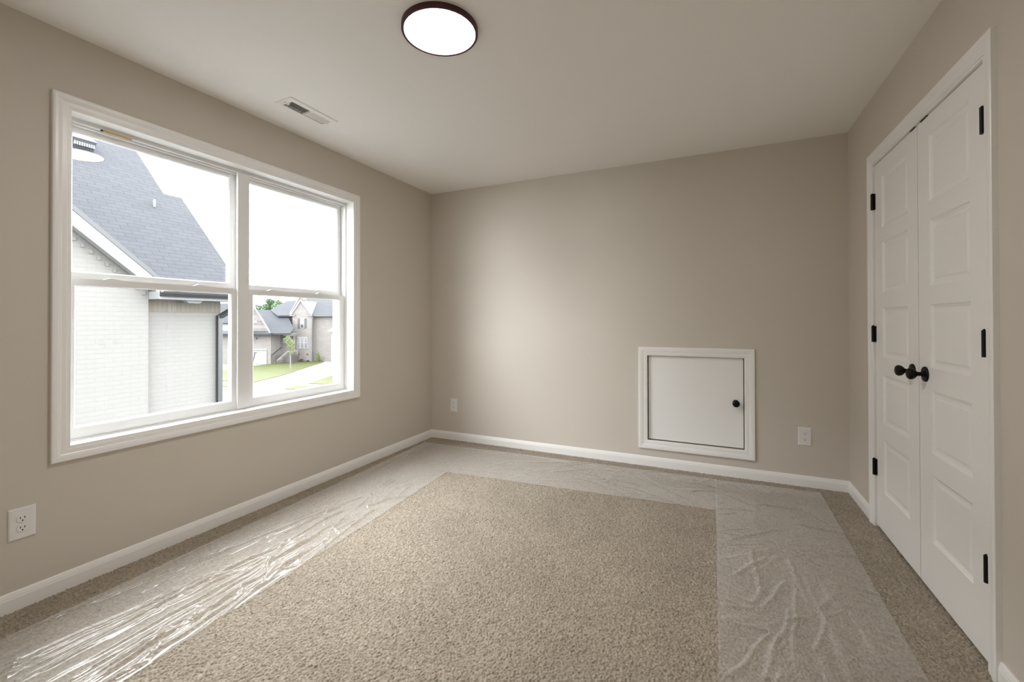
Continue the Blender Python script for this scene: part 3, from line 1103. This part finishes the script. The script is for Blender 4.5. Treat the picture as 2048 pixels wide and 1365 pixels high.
# stepped brick frieze under the rake
for k in range(24):
    yy = 3.70 - k * 0.09
    zz = zg(yy) - 0.365
    obj('brick_dentil', MB().box(XG - 0.01, XG + 0.014, yy - 0.020, yy + 0.020, zz - 0.024, zz + 0.024), M['wbrick'], nb)
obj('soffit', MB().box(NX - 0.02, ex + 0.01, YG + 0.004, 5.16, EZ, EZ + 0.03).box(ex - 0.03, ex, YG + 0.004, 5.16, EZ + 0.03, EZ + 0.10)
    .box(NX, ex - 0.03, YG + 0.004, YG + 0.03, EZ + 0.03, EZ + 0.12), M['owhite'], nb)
gmb = MB()
gp = [(0.0, 0.0), (0.0, 0.085), (0.02, 0.085), (0.025, 0.06), (0.105, 0.06), (0.115, 0.075), (0.13, 0.075), (0.12, 0.045), (0.085, 0.0)]
gmb.loft([[(ex + a, y, EZ + 0.042 + b) for a, b in gp] for y in (YG + 0.02, 5.17)])
obj('gutter', gmb, M['ogutter'], nb)
dx = NX + 0.055
obj('downspout', MB().beam((ex + 0.06, 5.08, EZ + 0.04), (ex + 0.04, 5.06, EZ - 0.02), 0.075, 0.07, up=(0, 1, 0))
    .beam((ex + 0.04, 5.07, EZ - 0.01), (dx, 4.865, EZ - 0.27), 0.075, 0.07, up=(0, 1, 0))
    .box(dx - 0.035, dx + 0.035, 4.825, 4.905, GROUND_Z, EZ - 0.24), M['ogutter'], nb, bevel=0.006)
obj('soffit_bracket', MB().prism([(ex - 0.10, 4.20, EZ), (ex - 0.10, 4.47, EZ), (ex - 0.10, 4.42, EZ - 0.045), (ex - 0.10, 4.25, EZ - 0.045)], (-0.10, 0, 0)), M['owhite'], nb)
# slant-back vent on the roof
rv = MB()
vy0, vy1, vz = 3.70, 4.03, 4.30
pz = [onroof(vz, 0), onroof(vz + 0.42, 0)]
for_y = lambda y: [(pz[0][0], y, vz), (pz[0][0] + 0.13, y, vz + 0.14), (pz[1][0] + 0.02, y, vz + 0.44), (pz[1][0], y, vz + 0.42)]
rv.loft([for_y(vy0), for_y(vy1)])
v_ = obj('roof_vent', rv, M['ventmetal'], nb)
lv = MB()
for k in range(9):
    yy = vy0 + 0.03 + k * 0.033
    lv.box(pz[0][0] + 0.05, pz[0][0] + 0.085, yy, yy + 0.022, vz + 0.030, vz + 0.095)
obj('vent_grille', lv, M['owhite'], v_)
pp = onroof(3.27, 4.50)
obj('thin_white_upright', MB().tube([pp, (pp[0], pp[1], pp[2] + 0.14)], 0.018, 10), M['owhite'], nb)  # thin white upright on the roof slope

# ---------------------------------------------------------------- ground, lawns, road
gq = [(-75, -20), (10, -20), (60, 60), (0, 110), (-75, 110)]
struct(obj('driveway', MB().prism([(x, y, GROUND_Z - 0.3) for x, y in gq], (0, 0, 0.3)), M['concrete']),
       'pale concrete driveway and street below the window', 'driveway')


def flat_patch(name, pix, h, mat, label, cat):
    pts = [gnd(px, py) for px, py in pix]
    mb = MB().prism([(p[0], p[1], GROUND_Z - 0.05) for p in pts], (0, 0, 0.05 + h))
    return tag(obj(name, mb, mat), label, cat, kind='stuff')


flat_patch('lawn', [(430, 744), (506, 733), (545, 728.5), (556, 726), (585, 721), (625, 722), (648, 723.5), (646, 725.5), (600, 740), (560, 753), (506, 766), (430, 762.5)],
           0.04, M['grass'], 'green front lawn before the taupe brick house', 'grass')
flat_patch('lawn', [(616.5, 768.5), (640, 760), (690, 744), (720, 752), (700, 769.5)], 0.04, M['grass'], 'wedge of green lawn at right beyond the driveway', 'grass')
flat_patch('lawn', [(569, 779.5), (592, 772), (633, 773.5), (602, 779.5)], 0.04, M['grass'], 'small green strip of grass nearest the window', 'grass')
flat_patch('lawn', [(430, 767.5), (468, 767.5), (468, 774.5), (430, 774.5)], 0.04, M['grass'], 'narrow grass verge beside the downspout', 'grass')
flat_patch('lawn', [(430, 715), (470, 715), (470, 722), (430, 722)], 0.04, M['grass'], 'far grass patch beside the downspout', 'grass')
rp = [gnd(px, py) for px, py in [(400, 781), (570, 783), (615, 780), (640, 786), (560, 830), (380, 830)]]
struct(obj('street', MB().prism([(p[0], p[1], GROUND_Z - 0.02) for p in rp], (0, 0, 0.03)), M['asphalt']), 'light grey street in front of the lawns', 'street')

# ---------------------------------------------------------------- taupe brick house across the street
DF = 49.5
B3 = lambda v: tuple(fw0 * v)
bh = thing('brick_house', tuple(gnd(605, 722)), 'two-storey taupe brick house with white gable trim across the street', 'house')
ZB = GROUND_Z - 0.1


def facade(pix, depth, thick, mat, name, parent=bh, mb=None):
    mb = mb or MB()
    mb.prism([at(px, py, depth) for px, py in pix], fw0 * thick)
    return obj(name, mb, mat, parent) if name else mb


def rect(x0, x1, y0, y1):
    return [(x0, y1), (x1, y1), (x1, y0), (x0, y0)]


facade([(585, 724), (624.3, 724), (624.3, 631), (621.5, 631), (600.5, 601.5), (581.5, 631), (585, 631)], DF, 5, M['bbrick'], 'gable_wall')
facade([(624.3, 724), (705, 724), (705, 630.5), (624.3, 630.5)], DF + 0.6, 6, M['bbrick'], 'side_wall')
facade([(560, 724), (586, 724), (586, 632), (560, 632)], DF + 0.8, 5, M['bbrick'], 'upper_wall')
facade([(430, 731), (541.5, 731), (541.5, 667), (430, 667)], DF - 2.6, 6, M['bbrick'], 'garage_wall')
facade([(541.5, 727), (586, 725), (586, 667), (541.5, 667)], DF - 0.6, 4, M['bbrick'], 'porch_wall')
facade([(474, 667), (539, 667), (506.5, 613.5)], DF - 2.7, 0.4, M['stone'], 'stone_gable')


def sloped(mb, pix, y_lo, d_lo, y_hi, d_hi, thick=0.15):
    pts = []
    for px, py in pix:
        f = (y_lo - py) / (y_lo - y_hi)
        pts.append(at(px, py, d_lo + f * (d_hi - d_lo)))
    mb.prism(pts, (0, 0, -thick))
    return pts


mb = MB()
p = sloped(mb, [(540.5, 620.5), (572.5, 602.5), (598, 600.5), (607, 594), (664, 595), (712, 631), (556, 631.5)], 631.5, DF + 0.1, 594, DF + 6)
r1, r2 = np.array(p[3]), np.array(p[4])
mb.prism([r1, r2, r2 + fw0 * 6 - up0 * 1.9, r1 + fw0 * 6 - up0 * 1.9], (0, 0, -0.15))
obj('main_roof', mb, M['shingle2'], bh)
mb = MB()
p = sloped(mb, [(508.5, 620), (569.5, 620.5), (586, 654), (586, 660), (580, 667), (539.8, 667)], 667, DF - 3.0, 620, DF + 2)
a_, b_ = np.array(p[0]), np.array(p[1])
mb.prism([a_, b_, b_ + fw0 * 5 - up0 * 2.4, a_ + fw0 * 5 - up0 * 2.4], (0, 0, -0.15))
sloped(mb, [(508.5, 613.5), (539.8, 667), (540.5, 666), (513, 617)], 667, DF - 3.05, 613.5, DF - 3.0, 0.05)
obj('garage_roof', mb, M['shingle2'], bh)
mb = MB()
sloped(mb, [(430, 668), (539.5, 668), (538, 661.5), (430, 661.5)], 668, DF - 3.4, 661.5, DF - 2.6)
obj('pent_roof', mb, M['shingle2'], bh)


def strip(pa, pb, depth, wpx, mat, name, parent=bh, thick=0.12, mb=None):
    """board running between two photo points, wpx tall"""
    mb = mb or MB()
    (x0, y0), (x1, y1) = pa, pb
    n = np.array([-(y1 - y0), x1 - x0], float)
    n = n / np.linalg.norm(n) * wpx / 2
    q = [(x0 + n[0], y0 + n[1]), (x1 + n[0], y1 + n[1]), (x1 - n[0], y1 - n[1]), (x0 - n[0], y0 - n[1])]
    mb.prism([at(a, b, depth) for a, b in q], fw0 * thick)
    return obj(name, mb, mat, parent) if name else mb


strip((581, 630), (600.5, 601), DF - 0.12, 2.6, M['owhite'], 'rake_board')
strip((600.5, 601), (622, 630), DF - 0.12, 1.4, M['owhite'], 'rake_board')
strip((578.5, 629.5), (598.8, 594), DF + 0.5, 1.8, M['owhite'], 'rake_board')
strip((605.5, 593), (611.5, 600), DF + 0.9, 1.2, M['owhite'], 'rake_board')
facade([(596, 601), (609, 601), (604, 594), (600, 594)], DF + 0.7, 0.5, M['bbrick'], 'rear_gable_wall')
strip((506.8, 611.5), (540, 667), DF - 3.1, 1.5, M['owhite'], 'rake_board')
strip((506.5, 611.5), (473, 667), DF - 3.1, 1.5, M['owhite'], 'rake_board')
for x0, x1 in ((578, 590), (613, 624)):
    strip((x0, 630.3), (x1, 630.3), DF - 0.2, 0.9, M['ogutter'], 'eave_return')
    strip((x0 + 0.5, 631.6), (x1, 631.6), DF - 0.18, 1.4, M['owhite'], 'fascia')
strip((560, 631.3), (580, 631.3), DF + 0.1, 1.0, M['ogutter'], 'gutter')
strip((561, 632.7), (581, 632.7), DF + 0.2, 1.3, M['owhite'], 'fascia')
strip((622, 630.2), (705, 631), DF + 0.0, 1.0, M['ogutter'], 'gutter')
strip((622, 631.8), (705, 632.4), DF + 0.1, 1.5, M['owhite'], 'fascia')
strip((430, 668.4), (541.5, 668.4), DF - 3.2, 0.9, M['ogutter'], 'gutter')
strip((430, 669.8), (541.5, 669.8), DF - 3.1, 1.4, M['owhite'], 'fascia')
strip((539.8, 666.6), (580, 667), DF - 3.0, 0.9, M['ogutter'], 'gutter')
strip((541.5, 668.2), (566, 668.4), DF - 1.2, 1.3, M['owhite'], 'fascia')
facade([(565.5, 672), (583, 672.5), (586.5, 668), (565.5, 667.5)], DF - 1.9, 1.2, M['owhite'], 'porch_beam')
strip((578.5, 668.5), (590.5, 661.7), DF - 0.35, 1.2, M['owhite'], 'porch_rake')
strip((587.3, 665), (587.3, 672), DF - 0.3, 0.9, M['owhite'], 'porch_trim')
facade([(568, 680), (584, 680), (584, 672), (568, 672)], DF - 0.75, 0.1, M['odark'], 'porch_shade_sheet')  # dark sheet standing in for the shade inside the porch
strip((624.7, 632), (624.7, 720.5), DF - 0.1, 1.5, M['ogutter'], 'downspout')
strip((585.3, 713), (585.3, 720), DF - 0.2, 1.2, M['odark'], 'downspout')


def far_window(x0, x1, y0, y1, depth, bays, rails, name='window'):
    mb = MB()
    f = obj(name, facade(rect(x0, x1, y0, y1), depth, 0.15, None, None), M['owhite'], bh)
    w = (x1 - x0) / bays
    for b in range(bays):
        xa, xb = x0 + b * w + 0.16 * w, x0 + (b + 1) * w - 0.16 * w
        ym = (y0 + y1) / 2
        for ya, yb, cols in ((y0 + 1.2, ym - 0.6, rails), (ym + 0.6, y1 - 1.4, 1)):
            g = MB()
            if cols == 0:
                continue
            for i in range(cols):
                for j in range(cols):
                    ww, hh = (xb - xa) / cols, (yb - ya) / cols
                    facade(rect(xa + i * ww + 0.12 * (cols > 1), xa + (i + 1) * ww - 0.12 * (cols > 1), ya + j * hh + 0.3 * (cols > 1), ya + (j + 1) * hh - 0.3 * (cols > 1)),
                           depth - 0.012, 0.01, None, None, mb=g)
            obj('pane', g, M['oglass'], f)
    return f


far_window(600, 608.2, 637, 657.2, DF - 0.06, 1, 0)
for xa, xb in ((595.6, 599.7), (608.4, 612.3)):
    facade(rect(xa, xb, 637.5, 656.8), DF - 0.06, 0.07, M['oshutter'], 'shutter')
far_window(593.3, 615.2, 674, 697.6, DF - 0.08, 3, 2)
strip((593, 673.3), (615.4, 673.3), DF - 0.05, 1.2, M['stone'], 'window_header')
far_window(579.5, 585.6, 637, 650.5, DF + 0.74, 1, 2, 'louver_window')
for xa in (594.3, 613):
    facade(rect(xa, xa + 3.2, 708.0, 710.3), DF - 0.03, 0.05, M['odark'], 'crawl_vent')
facade(rect(632, 633.6, 707.8, 710.4), DF + 0.55, 0.06, M['odark'], 'wall_meter')
gd = facade(rect(455, 533.2, 698.3, 728.5), DF - 2.68, 0.15, M['owhite'], 'garage_door')
for k in range(9):
    xa = 531.5 - k * 3.15 - (k // 3) * 1.0
    facade(rect(xa - 1.9, xa, 700.4, 702.8), DF - 2.70, 0.03, M['oglass'], 'garage_door_window', parent=gd)
facade(rect(510.3, 512.3, 675, 679.5), DF - 2.75, 0.12, M['odark'], 'wall_lamp')
# front steps with black handrails
mb = MB()
for k in range(9):
    xa = 546 + k * 3.4
    facade([(xa, 729), (582, 729), (582, 725 - k * 2.9), (xa, 725.5 - k * 2.9)], DF - 2.2, 1.6, None, None, mb=mb)
obj('front_steps', mb, M['bbrick'], bh)
ra = at(541.5, 711, DF - 2.62) + rt0 * 0.10
rb_ = ra + fw0 * 2.6 + up0 * 0.95
mb = MB().beam(ra, rb_, 0.045, 0.045).beam(ra - up0 * 0.9, ra, 0.045, 0.045, up=(1, 0, 0)).beam(rb_ - up0 * 0.9, rb_, 0.045, 0.045, up=(1, 0, 0))
obj('handrail', mb, M['odark'], bh)
mb = MB()
strip((551, 713.5), (569, 700.5), DF - 2.3, 0.9, None, None, thick=0.05, mb=mb)
strip((551, 712.8), (551, 728), DF - 2.3, 1.1, None, None, thick=0.05, mb=mb)
obj('handrail', mb, M['odark'], bh)

# basketball-style post by the garage
pb = gnd(503.5, 736.5) + up0 * 0.045
dp = float((pb - CAM_LOC) @ fw0)
pole = MB().tube([pb, at(509.8, 706.5, dp)], 0.05, 8)
pl_ = thing('driveway_post', tuple(pb), 'dark slanted post with a flat head before the white garage door', 'post')
obj('pole', pole, M['odark'], pl_)
facade(rect(506.6, 512.2, 705.0, 707.2), dp - 0.06, 0.12, M['odark'], 'post_head', parent=pl_)

# ---------------------------------------------------------------- other houses
wh = thing('white_house', tuple(gnd(680, 721)), 'corner of a white house with pale hip roof at right of the window view', 'house')
dw = 40.0
facade([(662.3, 724), (720, 726), (720, 664), (662.3, 664)], dw, 5, M['owhite'], 'wall', parent=wh)
facade([(654, 664.5), (720, 664.5), (720, 662.8), (654, 662.8)], dw - 0.5, 0.3, M['owhite'], 'eave', parent=wh)
facade([(657, 666), (720, 666), (720, 664.8), (657, 664.8)], dw - 0.3, 0.3, M['opale'], 'soffit', parent=wh)
mb = MB()
sloped(mb, [(654, 663), (720, 663), (705, 640), (690, 640)], 663, dw - 0.5, 640, dw + 4)
obj('roof', mb, M['opale'], wh)
gh = thing('gray_roof_house', tuple(gnd(452, 712)), 'white house with grey roof glimpsed beside the downspout', 'house')
dg = 58.0
facade(rect(425, 470, 645, 716), dg, 6, M['owhite'], 'wall', parent=gh)
mb = MB()
sloped(mb, [(420, 645.5), (474, 645.5), (474, 607), (420, 607)], 645.5, dg - 0.5, 607, dg + 4)
obj('roof', mb, M['shingle2'], gh)
strip((424, 645.6), (472, 645.6), dg - 0.6, 1.6, M['ogutter'], 'gutter', parent=gh)
facade(rect(449.5, 451.5, 664.5, 671), dg - 0.1, 0.1, M['odark'], 'wall_lamp', parent=gh)


# ---------------------------------------------------------------- planting
def leaf_cloud(blobs, n, size, seed, squash=0.7):
    """leaf-sized quads scattered through ellipsoid blobs (centre, rx, ry, rz)"""
    r = np.random.default_rng(seed)
    mb = MB()
    vol = np.array([b[1] * b[2] * b[3] for b in blobs])
    cnt = np.maximum(8, (n * vol / vol.sum()).astype(int))
    for b, c in zip(blobs, cnt):
        d = r.normal(size=(c, 3))
        d /= np.linalg.norm(d, axis=1)[:, None]
        rad = r.uniform(0.35, 1.0, c) ** 0.5
        p = np.array(b[0]) + d * rad[:, None] * np.array(b[1:4])
        for q in p:
            u = r.normal(size=3)
            u /= np.linalg.norm(u)
            w = np.cross(u, r.normal(size=3))
            w /= np.linalg.norm(w)
            s = size * r.uniform(0.6, 1.3)
            mb.add([q - u * s, q - w * s * squash, q + u * s, q + w * s * squash], [(0, 1, 2, 3)])
    return mb


S = lambda depth: depth / FPX
# big tree behind the roofs
dt = 72.0
t0 = at(528, 612, dt)
bt = thing('shade_tree', (t0[0], t0[1], GROUND_Z), 'broad green tree rising behind the brick house roofs', 'tree')
bl = []
rg2 = random.Random(3)
for px, py, r in ((538, 603, 6.5), (548, 606, 7.5), (556, 606, 7), (562, 610, 6), (543, 611, 8), (532, 613, 6), (552, 615, 9), (536, 620, 8), (560, 618, 7)):
    c_ = at(px, py, dt + rg2.uniform(-1, 1))
    k = r * S(dt)
    bl.append((c_, k * 0.9, k * 0.9, k * 0.78))
obj('foliage', leaf_cloud(bl, 5200, 0.15, 5), M['leaf_far'], bt)
obj('trunk', MB().tube([(t0[0], t0[1], GROUND_Z), (t0[0], t0[1], 0), at(548, 612, dt)], [0.35, 0.28, 0.12], 10), M['barkd'], bt)
hd = thing('hedge_row', tuple(at(490, 640, 80)[:2]) + (GROUND_Z,), 'hazy green tree line left of the broad tree, above garage ridge', 'hedge')
bl = []
for k in range(12):
    px = 440 + k * 8
    c_ = at(px, 616 + rg2.uniform(-1, 2), 80)
    bl.append((c_, 0.9, 0.9, 0.7))
    bl.append((at(px, 628, 80), 1.0, 1.0, 1.6))
obj('foliage', leaf_cloud(bl, 3600, 0.20, 9), M['leaf_haze'], hd)
obj('stem', MB().tube([(*at(490, 640, 80)[:2], GROUND_Z), at(490, 625, 80)], 0.2, 8), M['barkd'], hd)
# staked sapling on the lawn
sb = gnd(581, 738.5) + up0 * 0.05
ds = float((sb - CAM_LOC) @ fw0)
st_ = thing('young_tree', tuple(sb), 'slender young tree with pale trunk on the front lawn', 'tree')
top = at(580, 676, ds)
obj('trunk', MB().tube([sb, at(581, 715, ds), at(580.5, 690, ds), top], [0.055, 0.045, 0.03, 0.012], 10), M['bark'], st_)
bl = []
for px, py, rx, ry in ((578, 683, 7, 8), (582, 692, 7.5, 9), (576, 676, 5, 4), (583, 703, 5.5, 7), (571, 680, 5, 4), (587, 686, 4, 7), (568, 684, 3, 3), (580, 710, 3, 4)):
    bl.append((at(px, py, ds), rx * S(ds), rx * S(ds), ry * S(ds)))
obj('foliage', leaf_cloud(bl, 2300, 0.034, 15), M['leaf_young'], st_)
# cone shrub
cb_ = gnd(637.5, 724) + up0 * 0.05
dc = float((cb_ - CAM_LOC) @ fw0)
cs_ = thing('cone_shrub', tuple(cb_), 'small yellow-green cone shaped conifer at the driveway edge', 'shrub')
bl = [(at(637.3, 720.9 - k * 2.5, dc), (4.2 - k * 0.52) * S(dc), (4.2 - k * 0.52) * S(dc), 2.2 * S(dc)) for k in range(7)]
obj('foliage', leaf_cloud(bl, 2200, 0.035, 21), M['leaf_cone'], cs_)
obj('stem', MB().tube([cb_, cb_ + up0 * 0.9], [0.04, 0.01], 8), M['barkd'], cs_)
for k, (px, py, r, h, mt, lab) in enumerate(((603.5, 722.5, 3.3, 4.6, 'leaf_dark', 'rounded dark shrub centred under the triple window'),
                                             (607, 724.3, 3.0, 2.4, 'leaf_pink', 'pink flowering low shrub in front of the dark shrub'),
                                             (597.6, 722.6, 2.4, 1.7, 'leaf_dark', 'low dark shrub left of the rounded one'),
                                             (592.2, 722.6, 2.2, 1.8, 'leaf_pink', 'small pink shrub at left end of the foundation bed'),
                                             (615.5, 722.6, 3.4, 1.6, 'leaf_dark', 'low dark shrub right of the pink one'))):
    g0 = at(px, py, DF - (0.62 if py > 724 else 0.34))
    g0[2] = GROUND_Z + 0.05
    dd = float((g0 - CAM_LOC) @ fw0)
    o = thing('foundation_shrub', tuple(g0), lab, 'shrub', 'shrubs along the brick house foundation')
    obj('foliage', leaf_cloud([(g0 + up0 * (h * 0.55 * S(dd) + 0.03), r * S(dd), r * S(dd) * 0.7, h * 0.5 * S(dd))], 500, 0.045, 40 + k), M[mt], o)
    obj('stem', MB().tube([g0, g0 + up0 * 0.25], 0.03, 6), M['barkd'], o)

# empties that carry the setting keep a real size in the viewport
bpy.context.view_layer.update()
